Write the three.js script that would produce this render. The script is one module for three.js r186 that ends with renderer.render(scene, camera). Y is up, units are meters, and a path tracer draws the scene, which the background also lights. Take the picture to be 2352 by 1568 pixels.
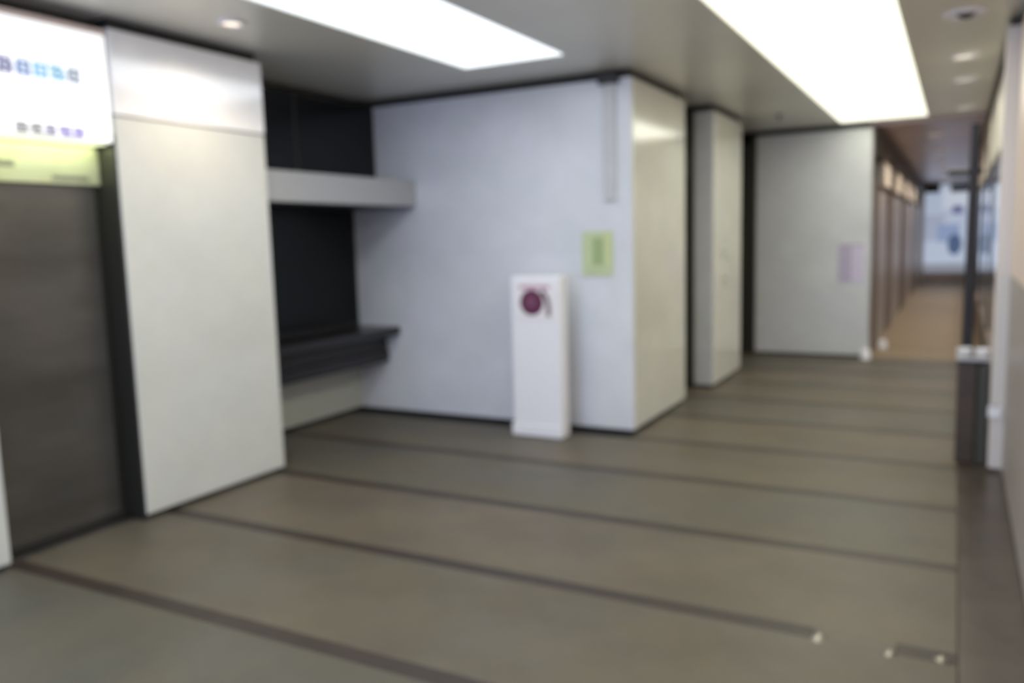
import * as THREE from 'three';
import { RoundedBoxGeometry } from 'three/addons/geometries/RoundedBoxGeometry.js';
import { mergeGeometries } from 'three/addons/utils/BufferGeometryUtils.js';
import { RectAreaLightUniformsLib } from 'three/addons/lights/RectAreaLightUniformsLib.js';

RectAreaLightUniformsLib.init();
const scene = new THREE.Scene();
scene.background = new THREE.Color(0x050505);
const renderer = new THREE.WebGLRenderer({ antialias: true });
renderer.toneMapping = THREE.LinearToneMapping;
renderer.toneMappingExposure = 1.0;
renderer.shadowMap.enabled = true;

// ---- camera: x runs along the back wall, -z along the corridor, eye height 1.5 m
const camera = new THREE.PerspectiveCamera(44.88, 2352 / 1568, 0.02, 80);
camera.position.set(0, 1.5, 0);
camera.quaternion.setFromRotationMatrix(new THREE.Matrix4().set(
  0.88155708, -0.0344949, 0.47081549, 0,
  -0.02707399, 0.99199099, 0.12337295, 0,
  -0.47130046, -0.12150715, 0.87356276, 0,
  0, 0, 0, 1));
camera.focus = 0.6;                       // the photograph is soft all over
camera.userData.fStop = 4.0;
scene.add(camera);

// ---- large lights: the two luminous ceiling strips, the shop sign, the daylit far end
const H = 2.70;
function rectLight(w, h, pos, look, color, intensity) {
  const l = new THREE.RectAreaLight(color, intensity, w, h);
  l.position.set(...pos); l.lookAt(...look); scene.add(l);
  return l;
}
const STRIPS = [   // x0, x1, z far, z near
  [-3.11, -2.34, -5.19, 1.6],
  [-1.21, -0.33, -10.25, 2.2],
];
const STRIP_L = 2.7, STRIP_E = 1.5, STRIP_C = [0xf0f8ff, 0xf9f9e6];
STRIPS.forEach(([x0, x1, zf, zn], k) =>
  rectLight(x1 - x0 - 0.04, zn - zf - 0.04, [(x0 + x1) / 2, H + 0.002, (zf + zn) / 2], [(x0 + x1) / 2, 0, (zf + zn) / 2], STRIP_C[k], STRIP_L));
rectLight(1.5, 0.5, [-3.905, 2.33, -2.16], [0, 2.33, -2.16], 0xfdfcff, 0.22);      // shop sign
rectLight(0.11, 1.5, [-3.995, 2.03, -2.155], [-3.995, 0, -2.155], 0xeaf2c0, 7);            // glowing underside of the sign
rectLight(1.0, 2.2, [-0.27, 1.45, -24.8], [-0.27, 1.45, 0], 0xcfe0ff, 0.35);
rectLight(4.4, 2.2, [-2.2, 1.35, 2.98], [-2.2, 1.35, -5], 0xb6caff, 2.7);          // added unseen bluish light behind the camera, for the walls facing it           // lit shopfront closing the corridor

// ---- helpers
function rng(seed) { let s = seed >>> 0; return () => { s = (s + 0x6D2B79F5) | 0; let t = Math.imul(s ^ (s >>> 15), 1 | s); t = (t + Math.imul(t ^ (t >>> 7), 61 | t)) ^ t; return ((t ^ (t >>> 14)) >>> 0) / 4294967296; }; }
function fbm(seed, n, cells, gain = 0.55) {     // tileable value noise, 0..1
  const out = new Float32Array(n * n); let amp = 1, sum = 0;
  cells.forEach((c, k) => {
    const r = rng(seed + k * 977), g = new Float32Array(c[0] * c[1]).map(() => r());
    for (let y = 0; y < n; y++) for (let x = 0; x < n; x++) {
      const fx = x / n * c[0], fy = y / n * c[1], x0 = Math.floor(fx), y0 = Math.floor(fy);
      let tx = fx - x0, ty = fy - y0; tx = tx * tx * (3 - 2 * tx); ty = ty * ty * (3 - 2 * ty);
      const x1 = (x0 + 1) % c[0], y1 = (y0 + 1) % c[1];
      const a = g[y0 * c[0] + x0] * (1 - tx) + g[y0 * c[0] + x1] * tx, b = g[y1 * c[0] + x0] * (1 - tx) + g[y1 * c[0] + x1] * tx;
      out[y * n + x] += amp * (a * (1 - ty) + b * ty);
    }
    sum += amp; amp *= gain;
  });
  return out.map((v) => v / sum);
}
function tex(n, fn, metres, srgb = true) {
  const d = new Uint8Array(n * n * 4);
  for (let i = 0; i < n * n; i++) { const c = fn(i); d[4 * i] = c[0]; d[4 * i + 1] = c[1]; d[4 * i + 2] = c[2]; d[4 * i + 3] = 255; }
  const t = new THREE.DataTexture(d, n, n);
  t.wrapS = t.wrapT = THREE.RepeatWrapping; t.magFilter = THREE.LinearFilter; t.minFilter = THREE.LinearMipmapLinearFilter; t.generateMipmaps = true;
  t.repeat.set(1 / metres, 1 / metres);
  if (srgb) t.colorSpace = THREE.SRGBColorSpace;
  t.needsUpdate = true; return t;
}
const cl = (v) => Math.max(0, Math.min(255, Math.round(v)));
function mottled(seed, base, spread, tint, metres, cells) {   // base sRGB, blotches with a second tone
  const n = 512, a = fbm(seed, n, cells), b = fbm(seed + 51, n, [[5, 5], [11, 11], [23, 23]]);
  return tex(n, (i) => { const v = (a[i] - 0.5) * spread, w = (b[i] - 0.5) * 2; return base.map((c, k) => cl(c + v + w * tint[k])); }, metres);
}
const std = (o) => new THREE.MeshStandardMaterial(o);
const phy = (o) => new THREE.MeshPhysicalMaterial(o);
const fine = [[7, 7], [17, 17], [41, 41], [97, 97], [211, 211]];
const M = {
  white: phy({ map: mottled(3, [209, 210, 204], 12, [2, 1, -2], 1.7, fine), roughness: 0.22, ior: 1.5 }),
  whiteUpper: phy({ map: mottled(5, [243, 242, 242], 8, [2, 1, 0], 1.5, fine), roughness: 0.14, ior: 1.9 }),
  marble: phy({ map: mottled(11, [217, 219, 225], 24, [5, 2, 4], 1.9, [[4, 4], [9, 9], [21, 21], [60, 60], [180, 180]]), roughness: 0.28 }),
  cream: phy({ map: mottled(17, [216, 216, 207], 14, [4, 2, -4], 1.6, fine), roughness: 0.13, ior: 1.6 }),
  grey: phy({ map: mottled(19, [198, 199, 199], 16, [3, 0, 4], 1.8, fine), roughness: 0.3 }),
  greyDark: phy({ map: mottled(21, [200, 202, 192], 14, [3, 2, 1], 1.8, fine), roughness: 0.4 }),
  greyMark: std({ color: 0x77786a, roughness: 0.5 }),
  gap: std({ color: 0x2b2a28, roughness: 0.7 }),
  dark: std({ color: 0x232120, roughness: 0.45 }),
  bronze: std({ color: 0x3b3a35, roughness: 0.4, metalness: 0.5 }),
  ceiling: phy({ map: mottled(23, [230, 229, 220], 6, [1, 1, 0], 2.1, fine), roughness: 0.36, metalness: 0.25 }),
  ceilingFar: phy({ map: mottled(29, [170, 146, 138], 8, [2, 0, 1], 2.1, fine), roughness: 0.32, metalness: 0.35 }),
  glassDark: phy({ color: 0x060708, roughness: 0.25, ior: 1.35 }),
  counter: phy({ color: 0x1d1b1d, roughness: 0.3 }),
  hood: std({ color: 0xb4b4b4, roughness: 0.38, metalness: 0.35 }),
  shutter: phy({ map: mottled(31, [88, 85, 82], 30, [3, 1, 0], 1.3, [[3, 8], [6, 17], [13, 45], [37, 90]]), roughness: 0.3, metalness: 0.35 }),
  tile: [0, 1, 2].map((k) => phy({ map: mottled(41 + k * 7, [[91, 85, 73], [93, 86, 74], [89, 85, 74]][k], 18, [4, 1, -3], 1.3 + 0.2 * k, [[5, 5], [13, 13], [47, 47], [130, 130], [250, 250]]), roughness: 0.48, ior: 1.4 })),
  joint: std({ map: mottled(61, [50, 41, 35], 14, [2, 0, 0], 0.6, fine), roughness: 0.5 }),
  border: phy({ map: mottled(67, [66, 56, 50], 24, [4, 0, 0], 0.5, fine), roughness: 0.32 }),
  alcove: phy({ map: mottled(63, [64, 61, 60], 18, [2, 0, 2], 0.8, fine), roughness: 0.4 }),
  floorFar: phy({ map: mottled(71, [132, 114, 84], 18, [4, 1, -4], 1.4, fine), roughness: 0.55 }),
  brown: std({ map: mottled(73, [112, 97, 87], 18, [4, 0, 0], 0.8, fine), roughness: 0.5 }),
  brownDark: std({ map: mottled(79, [70, 58, 50], 12, [4, 0, 2], 0.8, fine), roughness: 0.5 }),
  pale: std({ color: 0xd8cfc4, roughness: 0.5 }),
  plastic: phy({ color: 0xf0eff4, roughness: 0.35 }),
  pink: phy({ map: mottled(83, [226, 206, 196], 8, [2, 0, 0], 1.2, fine), roughness: 0.35 }),
  wallLow: phy({ map: mottled(89, [160, 151, 147], 16, [4, 0, 2], 1.0, fine), roughness: 0.35 }),
  blackMetal: std({ color: 0x2a282c, roughness: 0.4, metalness: 0.3 }),
  steel: std({ color: 0xb9b7b2, roughness: 0.3, metalness: 0.8 }),
  postPaint: std({ color: 0xd6d0cd, roughness: 0.4 }),
  fasciaPaint: std({ color: 0xd9d6cf, roughness: 0.4 }),
  stud: std({ color: 0x86847d, roughness: 0.3, metalness: 1 }),  // metal of the domes added for the floor glints
  clear: phy({ color: 0xffffff, transmission: 1, thickness: 0, roughness: 0.02 }),
  diffuser: STRIP_C.map((c) => std({ color: 0xf4f2ee, emissive: c, emissiveIntensity: STRIP_E, roughness: 0.5 })),
};
function metricUV(g) {                     // box-projected uv in metres
  g = g.index ? g.toNonIndexed() : g;
  const p = g.attributes.position, n = g.attributes.normal, uv = new Float32Array(p.count * 2);
  for (let i = 0; i < p.count; i++) {
    const ax = Math.abs(n.getX(i)), ay = Math.abs(n.getY(i)), az = Math.abs(n.getZ(i));
    const [u, v] = ay >= ax && ay >= az ? [p.getX(i), p.getZ(i)] : ax >= az ? [p.getZ(i), p.getY(i)] : [p.getX(i), p.getY(i)];
    uv[2 * i] = u; uv[2 * i + 1] = v;
  }
  g.setAttribute('uv', new THREE.BufferAttribute(uv, 2)); return g;
}
function box(x0, x1, y0, y1, z0, z1, r = 0.004) {   // from its limits, edges rounded
  const w = Math.abs(x1 - x0), h = Math.abs(y1 - y0), d = Math.abs(z1 - z0);
  const g = r > 0 ? new RoundedBoxGeometry(w, h, d, 2, Math.min(r, w / 2.1, h / 2.1, d / 2.1)) : new THREE.BoxGeometry(w, h, d);
  g.translate((x0 + x1) / 2, (y0 + y1) / 2, (z0 + z1) / 2);
  return metricUV(g);
}
const used = {};
function numbered(name) { const k = used[name] = (used[name] ?? -1) + 1; return k ? name + '_' + String(k).padStart(3, '0') : name; }
function obj(name, geos, mat, parent = scene) {
  let g = Array.isArray(geos) ? mergeGeometries(geos.map((q) => q.index ? q.toNonIndexed() : q)) : geos;
  const m = new THREE.Mesh(g, mat); m.name = numbered(name); m.castShadow = m.receiveShadow = true; parent.add(m);
  return m;
}
function thing(name, label, category, [x, y, z] = [0, 0, 0], group) {
  const o = new THREE.Group(); o.name = numbered(name); o.position.set(x, y, z); scene.add(o);
  o.userData = { label, category }; if (group) o.userData.group = group;
  return o;
}
function tag(o, label, category, group) { o.userData = { label, category }; if (group) o.userData.group = group; return o; }
function setting(name, label) { const o = new THREE.Group(); o.name = numbered(name); scene.add(o); o.userData = { kind: 'structure' }; if (label) o.userData.label = label; return o; }
function base(x, z, y = 0) { return (x0, x1, y0, y1, z0, z1, r) => box(x0 - x, x1 - x, y0 - y, y1 - y, z0 - z, z1 - z, r); }   // limits in the world, geometry about the thing's base

// ================= setting =================
// floor: wide stone slabs between dark strips that run along x, a dark border along the right wall
const floor = setting('floor');
obj('floor_bed', box(-5, 0.6, -0.12, -0.012, -10.6, 3.2, 0), M.gap, floor);
const pitch = 0.875, z0 = -2.24, strip = 0.09;
for (let k = -5; k < 10; k++) {
  const zn = z0 - pitch * k - strip / 2, zf = Math.max(z0 - pitch * (k + 1) + strip / 2, -10.5);
  if (zn <= zf) break;
  const xl = k < 2 ? -4.0 : k < 4 ? -4.85 : k < 5 ? -2.1 : -3.6;
  obj('floor_slab', box(xl, 0.05, -0.03, 0, zf, zn, 0.002), M.tile[(k + 6) % 3], floor);
  const zj = z0 - pitch * k;
  if (k === 1) { obj('joint_strip', box(-4.0, -0.43, -0.03, -0.002, zj - strip / 2, zj + strip / 2, 0), M.joint, floor); obj('joint_strip', box(-0.14, 0.05, -0.03, -0.002, zj - strip / 2, zj + strip / 2, 0), M.joint, floor); obj('joint_cover', box(-0.428, -0.142, -0.03, 0.0, zj - strip / 2, zj + strip / 2, 0.001), M.tile[1], floor); } else obj('joint_strip', box(k < 2 ? -4.0 : k < 4 ? -4.85 : k < 5 ? -2.1 : -3.6, 0.05, -0.03, -0.002, zj - strip / 2, zj + strip / 2, 0), M.joint, floor);
}
obj('sill_strip', box(-4.2, -4.003, -0.03, 0, -2.95, -2.19, 0.002), M.alcove, floor);
obj('border_strip', box(0.053, 0.6, -0.03, 0, -10.5, 3, 0.002), M.border, floor);
obj('corridor_floor', box(-1.2, 2.4, -0.1, -0.001, -25.3, -10.5, 0), M.floorFar, floor);

// ceiling: one slab with the two openings of the luminous strips
const cs = new THREE.Shape();
cs.moveTo(-5, -3.2); cs.lineTo(0.6, -3.2); cs.lineTo(0.6, 10.5); cs.lineTo(-5, 10.5); cs.closePath();
for (const [x0, x1, zf, zn] of STRIPS) { const h = new THREE.Path(); h.moveTo(x0, -zn); h.lineTo(x0, -zf); h.lineTo(x1, -zf); h.lineTo(x1, -zn); h.closePath(); cs.holes.push(h); }
const cg = new THREE.ExtrudeGeometry(cs, { depth: 0.14, bevelEnabled: false }); cg.rotateX(-Math.PI / 2); cg.translate(0, H, 0);
const ceiling = setting('ceiling');
obj('ceiling_slab', metricUV(cg), M.ceiling, ceiling);
obj('ceiling_roof', box(-5, 0.6, H + 0.14, H + 0.24, -10.5, 3.2, 0), M.gap, ceiling);
obj('corridor_ceiling', box(-1.2, 2.4, H - 0.03, H + 0.1, -25.3, -10.5, 0), M.ceilingFar, ceiling);

// a clad wall: panels that stop short of floor and ceiling in front of a dark core
const TOP = 2.64, SKIRT = 0.03;
function core(w, x0, x1, z0, z1, y1 = H) { return obj('wall_core', box(x0, x1, 0, y1, z0, z1, 0), M.gap, w); }

const wl = setting('wall_left');
core(wl, -4.7, -3.945, -4.0, -2.97);
obj('lower_panel', box(-4.72, -3.92, SKIRT, 2.195, -4.02, -2.945, 0.006), M.white, wl);
obj('upper_panel', box(-4.72, -3.915, 2.203, TOP, -4.02, -2.945, 0.006), M.whiteUpper, wl);
core(wl, -4.7, -4.1, -2.98, -2.2);                           // behind the shutter
core(wl, -4.7, -3.945, -2.17, 3.2);
obj('jamb_cover', box(-4.12, -3.924, 0, 2.1, -2.946, -2.93, 0.002), M.bronze, wl);
obj('near_panel', box(-4.72, -3.92, SKIRT, TOP, -2.19, 3.2, 0.006), M.white, wl);

const wa = setting('wall_alcove');
core(wa, -4.95, -4.75, -5.9, -3.98);
obj('lower_panel', box(-4.78, -4.72, SKIRT, 0.66, -5.85, -4.02, 0.003), M.greyDark, wa);
obj('upper_panel', box(-4.78, -4.72, 0.66, TOP, -5.85, -4.02, 0.003), M.dark, wa);

const wb = setting('wall_back');
core(wb, -4.9, -2.145, -7.17, -5.875);
obj('marble_slab', box(-4.9, -2.12, SKIRT, 1.3985, -5.9, -5.85, 0.0015), M.marble, wb);
obj('marble_slab', box(-4.9, -2.12, 1.3995, TOP, -5.9, -5.85, 0.0015), M.marble, wb);
const ws = setting('wall_side');
obj('cream_slab', box(-2.17, -2.118, SKIRT, TOP, -7.2, -5.9, 0.004), M.cream, ws);
obj('return_slab', box(-4.9, -2.17, SKIRT, TOP, -7.2, -7.17, 0.003), M.grey, ws);
core(ws, -4.9, -2.075, -9.02, -7.925);                        // the second pier between the two openings
obj('pier_front', box(-4.9, -2.05, SKIRT, TOP, -7.93, -7.9, 0.008), M.grey, ws);
obj('pier_side', box(-2.1, -2.048, SKIRT, TOP, -9.05, -7.93, 0.008), M.cream, ws);
obj('pier_return', box(-4.9, -2.1, SKIRT, TOP, -9.05, -9.02, 0.003), M.grey, ws);
obj('opening_end', box(-3.6, -3.5, 0, H, -10.4, -7.17, 0), M.brownDark, ws);

const wf = setting('wall_far');
core(wf, -3.5, -0.92, -10.68, -10.43);
obj('grey_slab', box(-3.5, -0.885, SKIRT, TOP, -10.46, -10.4, 0.006), M.grey, wf);
obj('end_slab', box(-0.92, -0.885, SKIRT, TOP, -10.7, -10.46, 0.003), M.grey, wf);

const wr = setting('wall_right');
obj('wall_core', box(0.31, 0.6, 0, H, -5.74, 3.2, 0), M.gap, wr);
obj('lower_panel', box(0.285, 0.33, 0.02, 1.2, -5.72, 3.2, 0.004), M.wallLow, wr);
obj('upper_panel', box(0.285, 0.33, 1.206, TOP, -5.72, 3.2, 0.004), M.pink, wr);
obj('white_post', box(0.212, 0.36, 0.02, TOP, -5.81, -5.73, 0.008), M.postPaint, wr);

const wn = setting('wall_front');
obj('wall_board', box(-5, 0.6, 0, H, 3.1, 3.3, 0), M.grey, wn);
obj('added_glow_pane', box(-4.45, 0.05, 0.2, 2.5, 3.05, 3.09, 0), std({ color: 0xdde4f0, emissive: 0xb6caff, emissiveIntensity: 1.2, roughness: 0.5 }), wn);  // unseen glowing pane, added to throw bluish light on the back wall

// corridor behind: left facade, right shop window, lit front at its end
const fl = setting('wall_corridor');
obj('wall_core', box(-1.3, -0.98, 0, H, -25.2, -10.7, 0), M.brownDark, fl);
[[-10.72, -11.6], [-13.2, -14.3], [-16.6, -18.2], [-20.4, -22.2]].forEach(([a, b]) => obj('pier', box(-1.0, -0.885, 0, 2.02, b, a, 0.006), M.brown, fl));
obj('fascia', box(-1.0, -0.84, 2.34, H - 0.03, -25.1, -10.72, 0.01), M.brownDark, fl);
[[-11.6, -13.2], [-14.3, -16.6], [-18.2, -20.4], [-22.2, -25.1]].forEach(([a, b]) => obj('shop_panel', box(-1.0, -0.9, 0.0, 2.02, b, a, 0.004), M.wallLow, fl));

const wc = setting('wall_shops');
obj('plinth', box(0.265, 0.34, 0, 0.5, -25.1, -6.6, 0.005), M.brown, wc);
obj('fascia', box(0.265, 0.4, 2.08, TOP, -25.1, -5.82, 0.006), M.fasciaPaint, wc);
obj('fascia_trim', box(0.235, 0.4, TOP, H, -25.1, -5.82, 0.003), M.brownDark, wc);
for (let k = 0; k < 8; k++) obj('mullion', box(0.27, 0.31, 0.5, 2.08, -6.64 - 2.6 * k, -6.6 - 2.6 * k, 0.003), M.bronze, wc);
for (let k = 0; k < 7; k++) obj('pane', box(0.285, 0.293, 0.5, 2.08, -9.2 - 2.6 * k, -6.64 - 2.6 * k, 0), M.clear, wc);
obj('shop_back', box(2.2, 2.4, 0, H, -25.2, -5.8, 0), M.pale, wc);
obj('shop_side', box(0.36, 2.4, 0, H, -5.9, -5.8, 0), M.pale, wc);
obj('shop_floor', box(0.34, 2.4, -0.1, 0, -10.6, -5.82, 0), M.wallLow, wc);
obj('shop_ceiling', box(0.6, 2.4, H, H + 0.1, -10.6, -5.82, 0), M.pale, wc);
for (const z of [-8.5, -14, -20]) {
  const t = thing('shop_light', `flat white lamp in the ceiling of the right shop, ${z > -10 ? 'nearest the white post' : z > -15 ? 'in the middle of the shop' : 'deepest in the shop'}`, 'light', [1.3, z > -10.5 ? H : H - 0.03, z], 'flat lamps in the right shop');
  obj('diffuser', box(-0.3, 0.3, -0.03, -0.002, -1.2, 1.2, 0.004), std({ color: 0xf4f4f4, emissive: 0xf0f4ff, emissiveIntensity: 1.3, roughness: 0.5 }), t);
  rectLight(0.58, 2.38, [1.3, H - 0.07, z], [1.3, 0, z], 0xf0f4ff, 8);
}
const we = setting('wall_end');
obj('wall_board', box(-1.3, 2.4, 0, H, -25.3, -25.1, 0), M.pale, we);

// ================= lamps in the ceiling =================
const stripLabels = ['luminous ceiling strip above the counter alcove, ending before the marble wall', 'long luminous ceiling strip running along the corridor to the far grey wall'];
STRIPS.forEach(([x0, x1, zf, zn], k) => {
  const t = thing('ceiling_light', stripLabels[k], 'light', [(x0 + x1) / 2, H, (zf + zn) / 2], 'luminous ceiling strips');
  const w = (x1 - x0) / 2, d = (zn - zf) / 2;
  obj('diffuser', box(-w + 0.004, w - 0.004, 0.006, 0.014, -d + 0.004, d - 0.004, 0), M.diffuser[k], t);
  obj('housing', box(-w + 0.01, w - 0.01, 0.016, 0.13, -d + 0.01, d - 0.01, 0), M.plastic, t);
});
function lathe(pts, seg = 40) { return new THREE.LatheGeometry(pts.map((p) => new THREE.Vector2(...p)), seg); }
function downlight(x, z, r, label, color, e, power, y = H, group = 'round downlights in the ceiling') {
  const t = thing('downlight', label, 'downlight', [x, y, z], group);
  obj('trim_ring', lathe([[r * 0.66, 0.02], [r * 0.68, -0.012], [r * 0.8, -0.02], [r * 0.95, -0.012], [r, -0.001], [r, 0]]), M.plastic, t);
  if (e) {
    const lm = std({ color: 0xf2efe8, emissive: color, emissiveIntensity: e, roughness: 0.5 });
    obj('lens', lathe([[0, -0.010], [r * 0.4, -0.009], [r * 0.68, -0.004], [r * 0.69, 0]]), lm, t);
    const s = new THREE.SpotLight(color, power, 0, 1.35, 0.7, 2); s.position.set(x, y - 0.03, z); s.target.position.set(x, 0, z); s.shadow.radius = 2; s.castShadow = true; scene.add(s, s.target);
  } else {
    obj('reflector', lathe([[r * 0.67, 0], [r * 0.6, -0.004], [r * 0.42, -0.006]]), M.plastic, t);
    const g = new THREE.SphereGeometry(r * 0.42, 28, 18); g.scale(1, 0.7, 1); g.translate(0.01, -0.004, 0.02);
    obj('dark_lamp', g, M.dark, t);
  }
  return t;
}
downlight(-0.009, -5.53, 0.115, 'round white ceiling spotlight with a dark unlit lamp, nearest on the right', 0xffffff, 0, 0);
downlight(-0.001, -6.85, 0.1, 'bright round downlight just behind the unlit dark spotlight', 0xfff0d8, 1.2, 2.0);
downlight(0.003, -7.9, 0.1, 'fainter round downlight third along the corridor ceiling row', 0xfff0d8, 0.55, 1.2);
downlight(0.016, -9.75, 0.1, 'farthest round downlight of the corridor ceiling row', 0xfff0d8, 0.55, 1.2);
for (const z of [-12, -14.5, -17, -19.5, -22])
  downlight(-0.3, z, 0.1, `warm downlight in the brown back corridor ceiling, ${['first', 'second', 'third', 'fourth', 'last'][Math.round((-12 - z) / 2.5)]} past the far wall`, 0xfff0dc, 1.2, 5.5, H - 0.03, 'warm downlights of the back corridor');
downlight(-3.49, -3.385, 0.075, 'small round downlight close above the white pillar by the sign', 0xffe9cc, 2.0, 2.2);
{
  const t = thing('sprinkler', 'tiny dark sprinkler head in the ceiling beside the long luminous strip', 'sprinkler', [-1.68, H, -9.1]);
  obj('rosette', lathe([[0, -0.004], [0.035, -0.006], [0.045, 0]]), M.bronze, t);
  obj('head', lathe([[0, -0.055], [0.02, -0.052], [0.02, -0.048], [0.007, -0.045], [0.009, -0.006]], 20), M.dark, t);
}

// ================= left: shutter and lit sign =================
{
  const t = thing('shutter', 'dark grey closed shop shutter below the white lit sign', 'shutter', [-4.07, 0, -2.57]); const b = base(-4.07, -2.57);
  obj('curtain', b(-4.09, -4.07, 0.05, 2.1, -2.928, -2.2, 0.002), M.shutter, t);
  obj('glow_header_panel', b(-4.078, -4.052, 1.84, 2.042, -2.928, -2.2, 0.004), std({ map: mottled(37, [178, 181, 150], 14, [3, 2, -3], 0.7, fine), roughness: 0.4 }), t);  // pale olive tone holds the glow of the sign above in its colour
  for (const [za, zb, ya, yb] of [[-2.25, -2.47, 1.915, 1.945], [-2.66, -2.86, 1.862, 1.885]]) obj('header_mark', b(-4.053, -4.049, ya, yb, zb, za, 0.001), M.greyMark, t);
  obj('bottom_rail', b(-4.095, -4.045, 0.0, 0.05, -2.92, -2.2, 0.004), M.dark, t);
  obj('guide_rail', b(-4.095, -4.065, 0, 2.1, -2.929, -2.89, 0.004), M.bronze, t);
  obj('guide_rail', b(-4.095, -4.065, 0, 2.1, -2.22, -2.2, 0.004), M.bronze, t);
}
{
  // lettering that cannot be read in the photograph: soft rows of strokes in its colours
  const W = 1024, Hh = 340, cv = document.createElement('canvas'); cv.width = W; cv.height = Hh; const c = cv.getContext('2d');
  c.fillStyle = '#ffffff'; c.fillRect(0, 0, W, Hh);
  const zL = -1.38, L = 1.57, px = (z) => (zL - z) / L * W, py = (h) => (2.6 - h) / 0.55 * Hh, r = rng(91);
  // face is seen with z falling to the right
  const row = (za, zb, ha, hb, cols, glyphs) => {
    for (let g = 0; g < glyphs; g++) {
      const x = px(za + (zb - za) * g / glyphs), w = (px(zb) - px(za)) / glyphs * 0.95, y = py(hb), h = py(ha) - py(hb);
      c.fillStyle = cols[Math.floor(g / glyphs * cols.length)];
      const t = h * 0.25;
      for (let k = 0; k < 3; k++) c.fillRect(x + r() * w * 0.15, y + h * (0.02 + 0.4 * k), w * (0.75 + 0.2 * r()), t);
      for (let k = 0; k < 2; k++) c.fillRect(x + w * (0.12 + 0.5 * k + 0.15 * r()), y, t, h * (0.8 + 0.2 * r()));
    }
  };
  row(-2.36, -2.80, 2.335, 2.405, ['#3c3f74', '#45699c', '#5a9cc0', '#5f98b4', '#5c6c80'], 5);
  row(-2.16, -2.32, 2.36, 2.41, ['#6d70a0'], 2);
  row(-2.42, -2.80, 2.06, 2.11, ['#565656', '#504a70', '#544896', '#5f50a0'], 5);
  const t1 = new THREE.CanvasTexture(cv); t1.colorSpace = THREE.SRGBColorSpace; t1.magFilter = THREE.LinearFilter;
  const face = std({ map: t1, emissive: 0xffffff, emissiveMap: t1, emissiveIntensity: 0.7, roughness: 0.3 });
  const t = thing('sign_box', 'white lit shop sign with faded blue and purple lettering above the shutter', 'sign', [-3.9, 2.05, -2.165]); const b = base(-3.9, -2.165, 2.05);
  obj('housing', b(-4.06, -3.93, 2.05, 2.6, -2.928, -1.38, 0.006), std({ color: 0xf5f4ef, roughness: 0.35 }), t);
  obj('glowing_underside', b(-4.05, -3.94, 2.042, 2.052, -2.9, -1.41, 0.002), std({ color: 0xf0f3dc, emissive: 0xeaf2c0, emissiveIntensity: 1.3, roughness: 0.5 }), t);
  const fb = new THREE.BoxGeometry(0.004, 0.54, 1.52); fb.translate(-3.925 + 3.9, 0.275, 0);
  obj('sign_face', fb, face, t);
  obj('top_trim', b(-4.015, -3.92, 2.602, 2.625, -2.928, -1.38, 0.004), M.pink, t);
}

// ================= the alcove: dark window, hood, counter =================
{
  const w = setting('window_1', 'upper dark glazed cabinet in the alcove above the hood');
  obj('window_frame', box(-4.72, -4.45, 2.0, TOP, -5.85, -4.02, 0.004), M.dark, w);
  obj('pane', box(-4.455, -4.435, 2.06, 2.62, -4.86, -4.03, 0.003), M.glassDark, w);
  obj('pane', box(-4.455, -4.435, 2.06, 2.62, -5.84, -4.88, 0.003), M.glassDark, w);
  obj('mullion', box(-4.455, -4.43, 2.06, 2.62, -4.88, -4.86, 0.002), M.bronze, w);
}
{
  const w = setting('window_2', 'lower dark serving window of the alcove between hood and counter');
  obj('pane', box(-4.72, -4.708, 0.8, 1.79, -5.82, -4.03, 0.002), M.glassDark, w);
  obj('window_frame', [box(-4.72, -4.70, 0.77, 0.8, -5.85, -4.03, 0.002), box(-4.72, -4.70, 0.8, 1.79, -5.85, -5.82, 0.002)], M.dark, w);
}
{
  const t = thing('counter_hood', 'long grey metal hood between the two dark windows of the alcove', 'hood', [-4.37, 1.78, -4.935]); const b = base(-4.37, -4.935, 1.78);
  obj('front_panel', b(-4.05, -4.03, 1.79, 2.0, -5.845, -4.03, 0.005), M.hood, t);
  obj('top_panel', b(-4.71, -4.05, 1.975, 1.995, -5.845, -4.03, 0.004), M.hood, t);
  obj('underside', b(-4.71, -4.05, 1.78, 1.8, -5.845, -4.03, 0.004), M.dark, t);
}
{
  const t = thing('serving_counter', 'black two-tier serving counter below the lower dark window', 'counter', [-4.48, 0, -4.935]); const b = base(-4.48, -4.935);
  obj('worktop', b(-4.715, -4.25, 0.7, 0.77, -5.845, -4.03, 0.008), M.counter, t);
  obj('apron', b(-4.715, -4.4, 0.56, 0.7, -5.845, -4.03, 0.004), M.dark, t);
  obj('lower_shelf', b(-4.715, -4.38, 0.46, 0.56, -5.845, -4.03, 0.006), M.counter, t);
}

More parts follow.
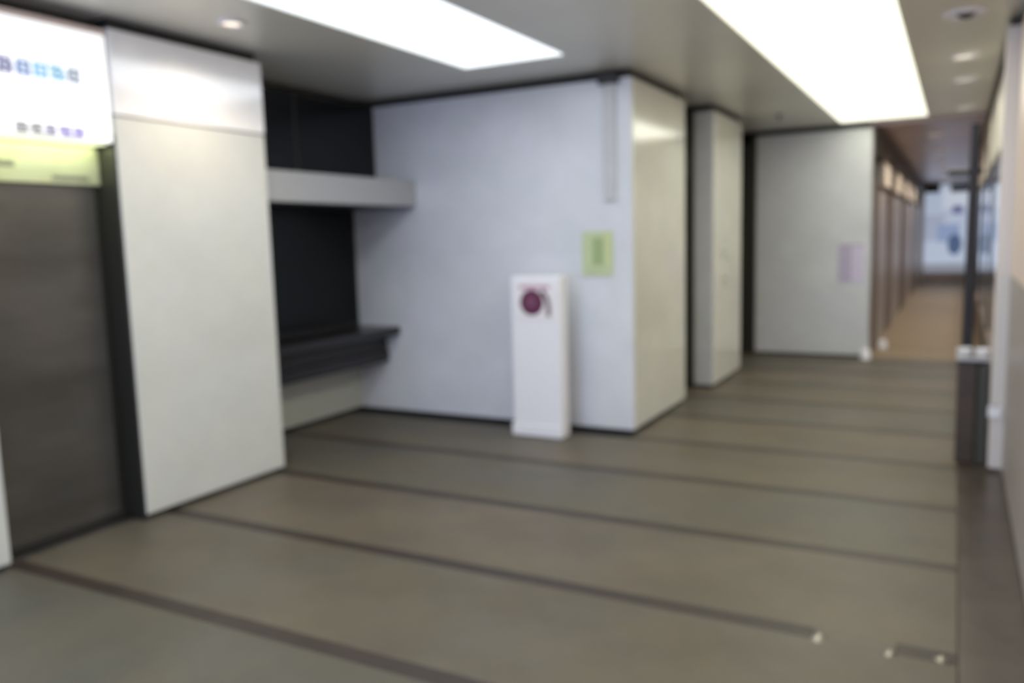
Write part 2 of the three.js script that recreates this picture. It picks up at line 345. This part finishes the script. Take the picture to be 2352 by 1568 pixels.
// ================= along the back wall =================
{
  const t = thing('cable_channel', 'narrow grey vertical channel hanging from the ceiling on the marble wall', 'channel', [-2.28, 1.76, -5.85]); const b = base(-2.28, -5.85, 1.76);
  obj('cover', b(-2.332, -2.235, 1.76, 2.62, -5.85, -5.828, 0.004), M.grey, t);
  obj('top_cap', b(-2.36, -2.21, 2.6, 2.68, -5.85, -5.8, 0.004), M.dark, t);
}
function printed(w, h, paint) { const cv = document.createElement('canvas'); cv.width = w; cv.height = h; paint(cv.getContext('2d'), w, h); const t = new THREE.CanvasTexture(cv); t.colorSpace = THREE.SRGBColorSpace; t.magFilter = THREE.LinearFilter; return t; }
function sheet(w, h, d) { const g = new THREE.BoxGeometry(w, h, d); return g; }
{
  const t = thing('wall_poster', 'pale lime green poster with a darker green block near the wall corner', 'poster', [-2.395, 1.2, -5.848]);
  const tx = printed(256, 336, (c, w, h) => {
    c.fillStyle = '#c3cfa4'; c.fillRect(0, 0, w, h);
    c.fillStyle = '#c9d19a'; c.fillRect(w * 0.74, h * 0.04, w * 0.2, h * 0.7);
    c.fillStyle = '#9fb27a'; c.fillRect(w * 0.34, h * 0.14, w * 0.36, h * 0.62);
    c.fillStyle = '#b8c59a'; c.fillRect(w * 0.1, h * 0.82, w * 0.7, h * 0.05); c.fillRect(w * 0.1, h * 0.9, w * 0.5, h * 0.04);
  });
  const g = sheet(0.25, 0.335, 0.006); g.translate(0, 0.17, 0.003);
  obj('print', g, std({ map: tx, roughness: 0.5 }), t);
}
{
  const t = thing('standing_sign', 'slim white floor-standing sign box with a dark red mark, before the marble wall', 'standing sign', [-2.755, 0, -5.56]);
  obj('body', box(-0.212, 0.2, 0.1, 1.218, -0.07, 0.06, 0.012), M.plastic, t);
  obj('plinth', box(-0.225, 0.2, 0.0, 0.1, -0.08, 0.07, 0.012), M.plastic, t);
  const tx = printed(320, 300, (c, w, h) => {
    c.fillStyle = '#eeeaec'; c.fillRect(0, 0, w, h);
    c.fillStyle = '#c9a3b3'; c.fillRect(30, 26, 235, 30);
    c.fillStyle = '#5e2746'; c.beginPath(); c.ellipse(125, 158, 92, 100, 0, 0, 7); c.fill();
    c.fillStyle = '#7b4660'; c.beginPath(); c.ellipse(120, 150, 40, 46, 0, 0, 7); c.fill();
    c.strokeStyle = '#6d5a5c'; c.lineWidth = 34; c.beginPath(); c.moveTo(200, 70); c.quadraticCurveTo(272, 120, 252, 262); c.stroke();
  });
  const g = sheet(0.335, 0.29, 0.004); g.translate(0.005, 1.03, 0.061);
  obj('red_mark', g, std({ map: tx, roughness: 0.4 }), t);
}

// ================= the openings on the right of the marble wall =================
{
  const t = thing('shade_post', 'dark post standing in for the shade in the first opening past the cream wall', 'shade post', [-2.3, 0, -7.86], 'dark posts in the openings'); const b = base(-2.3, -7.86);  // dark posts and rails added where the openings fall into shade
  obj('post', b(-2.37, -2.23, 0, TOP, -7.9, -7.82, 0.004), M.bronze, t);
  obj('head_rail', b(-3.4, -2.255, TOP - 0.09, TOP, -7.9, -7.82, 0.004), M.dark, t);
  const u = thing('shade_post', 'dark post standing in for the shade in the second opening before the far grey wall', 'shade post', [-2.3, 0, -10.36], 'dark posts in the openings'); const d = base(-2.3, -10.36);
  obj('post', d(-2.42, -2.17, 0, TOP, -10.4, -10.32, 0.004), M.bronze, u);
  obj('head_rail', d(-3.4, -2.22, TOP - 0.09, TOP, -10.4, -10.32, 0.004), M.dark, u);
}
{
  const t = thing('exit_sign', 'small dark green sign high on the first dark shade post', 'sign', [-2.3, 2.02, -7.8]);
  obj('housing', box(-0.05, 0.04, 0, 0.26, -0.02, 0.02, 0.004), std({ color: 0x3a4a40, roughness: 0.5 }), t);
}
for (const [h, lab] of [[1.303, 'upper small grey control plate on the narrow pier'], [1.042, 'lower small grey control plate on the narrow pier']]) {
  const t = thing('control_plate', lab, 'wall plate', [-2.048, h, -8.35], 'control plates on the narrow pier');
  obj('plate', box(0, 0.008, -0.06, 0.06, -0.11, 0.11, 0.003), M.greyDark, t);
  obj('button', box(0.008, 0.014, -0.02, 0.02, -0.02, 0.02, 0.003), M.grey, t);
}
{
  const tx = printed(128, 220, (c, w, h) => { c.fillStyle = '#cbc3da'; c.fillRect(0, 0, w, h); c.fillStyle = '#b3a9c2'; c.fillRect(0, 0, w * 0.5, h); c.fillStyle = '#a79fb2'; c.fillRect(0, 0, w, h * 0.05); });
  const g = sheet(0.28, 0.44, 0.006); g.translate(0, 0.22, 0.003);
  const t = thing('notice', 'pale lilac notice near the right edge of the far grey wall', 'notice', [-1.08, 0.89, -10.4]);
  obj('print', g, std({ map: tx, roughness: 0.5 }), t);
}
for (const [x, z, lab] of [[-0.9, -10.34, 'small white floor block at the corner of the far grey wall'], [-0.79, -11.3, 'small white floor block behind the far wall corner']]) {
  const t = thing('floor_block', lab, 'door stop', [x, 0, z], 'white floor blocks by the far wall');
  obj('block', lathe([[0, 0.11], [0.035, 0.11], [0.05, 0.095], [0.06, 0.01], [0.06, 0]], 24), M.plastic, t);
}

// ================= corridor behind =================
{
  const t = thing('shop_sign', 'pale long shop signboard under the dark fascia down the corridor', 'sign', [-0.86, 2.04, -15.5]);
  obj('board', box(-0.08, 0.03, 0, 0.28, -5.2, 4.0, 0.01), M.pale, t);
  obj('bracket', box(-0.12, -0.08, 0.05, 0.2, -5.0, 3.8, 0.01), M.brownDark, t);
}
{
  const t = thing('lit_storefront', 'bright blue-white lit shopfront closing the far end of the corridor', 'shopfront', [-0.3, 0, -24.9]);
  const tx = printed(512, 700, (c, w, h) => {
    c.fillStyle = '#b9c6dc'; c.fillRect(0, 0, w, h);
    c.fillStyle = '#a9b2c8'; c.fillRect(0, h * 0.34, w * 0.45, h * 0.3);
    c.fillStyle = '#cfd8e6'; c.fillRect(w * 0.4, h * 0.05, w * 0.6, h * 0.22);
    c.fillStyle = '#6d6f98'; c.fillRect(w * 0.62, h * 0.24, w * 0.24, h * 0.09);
    c.fillStyle = '#8fa2c6'; c.fillRect(w * 0.3, h * 0.45, w * 0.5, h * 0.2);
    c.fillStyle = '#4f6488'; c.beginPath(); c.ellipse(w * 0.7, h * 0.68, w * 0.16, h * 0.12, 0, 0, 7); c.fill();
    c.fillStyle = '#8d93a0'; c.fillRect(0, h * 0.9, w, h * 0.1);
  });
  const g = sheet(1.04, 2.3, 0.03); g.translate(0.03, 1.45, 0.0);
  obj('lit_pane', g, std({ map: tx, emissive: 0xffffff, emissiveMap: tx, emissiveIntensity: 0.7, roughness: 0.4 }), t);
  obj('plinth', box(-0.5, 0.54, 0, 0.3, -0.06, 0.06, 0.01), M.wallLow, t);
  obj('header', box(-0.5, -0.15, 2.4, 2.62, -0.04, 0.06, 0.01), M.dark, t);
  obj('header', box(0.1, 0.54, 2.4, 2.58, -0.04, 0.06, 0.01), M.dark, t);
}

// ================= right: rack and things by the shop window =================
{
  const t = thing('display_stand', 'dark brown display stand with a tall black pole beside the white post', 'stand', [0.12, 0, -6.05]);
  obj('cabinet', box(-0.09, 0.02, 0.0, 0.66, -0.17, 0.17, 0.01), M.brownDark, t);
  obj('side_panel', box(0.022, 0.088, 0.0, 0.64, -0.15, 0.2, 0.01), std({ color: 0x3c3d36, roughness: 0.5 }), t);
  obj('top_board', box(-0.1, 0.09, 0.66, 0.685, -0.18, 0.2, 0.006), M.steel, t);
  const p = new THREE.CylinderGeometry(0.028, 0.034, 1.45, 24); p.translate(-0.04, 1.41, 0);
  obj('pole', p, M.blackMetal, t);
  const c = new THREE.CylinderGeometry(0.02, 0.02, 0.2, 16); c.rotateZ(Math.PI / 2); c.translate(-0.09, 1.84, 0);
  obj('arm', c, M.blackMetal, t);
}
for (const [x, lab] of [[0.065, 'left small white tray on the dark display stand'], [0.165, 'right small white tray on the dark display stand, next to the white post']]) {
  const t = thing('tray', lab, 'tray', [x, 0.6855, -5.92], 'white trays on the display stand');
  obj('dish', lathe([[0, 0.005], [0.03, 0.005], [0.04, 0.05], [0.044, 0.05], [0.036, 0.001], [0, 0.001]], 28), M.plastic, t);
}
{
  const t = thing('price_card', 'small bright white card at the foot of the white post', 'card', [0.235, 0.34, -5.722]);
  obj('card', box(-0.035, 0.035, 0, 0.07, -0.004, 0.004, 0.002), M.plastic, t);
  obj('clip', box(-0.01, 0.01, 0.065, 0.085, -0.006, 0.006, 0.002), M.steel, t);
}
// metal domes added to catch pale glints along the broken floor strip
for (const [x, z, q, lab] of [[-0.405, -3.085, 1, 'largest metal dome added for a glint at the left end of the broken floor strip'], [-0.16, -3.07, 0.75, 'metal dome added for a glint at the right end of the break in the floor strip'], [0.005, -3.1, 0.75, 'metal dome added for a glint by the dark border at the right end of the strip']]) {
  const t = thing('glint_dome', lab, 'floor stud', [x, 0, z], 'metal glint domes added on the floor strip');
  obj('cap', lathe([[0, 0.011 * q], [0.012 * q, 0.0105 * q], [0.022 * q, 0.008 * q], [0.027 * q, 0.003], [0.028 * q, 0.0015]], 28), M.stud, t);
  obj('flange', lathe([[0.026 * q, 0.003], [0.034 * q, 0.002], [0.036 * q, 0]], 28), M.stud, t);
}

renderer.render(scene, camera);
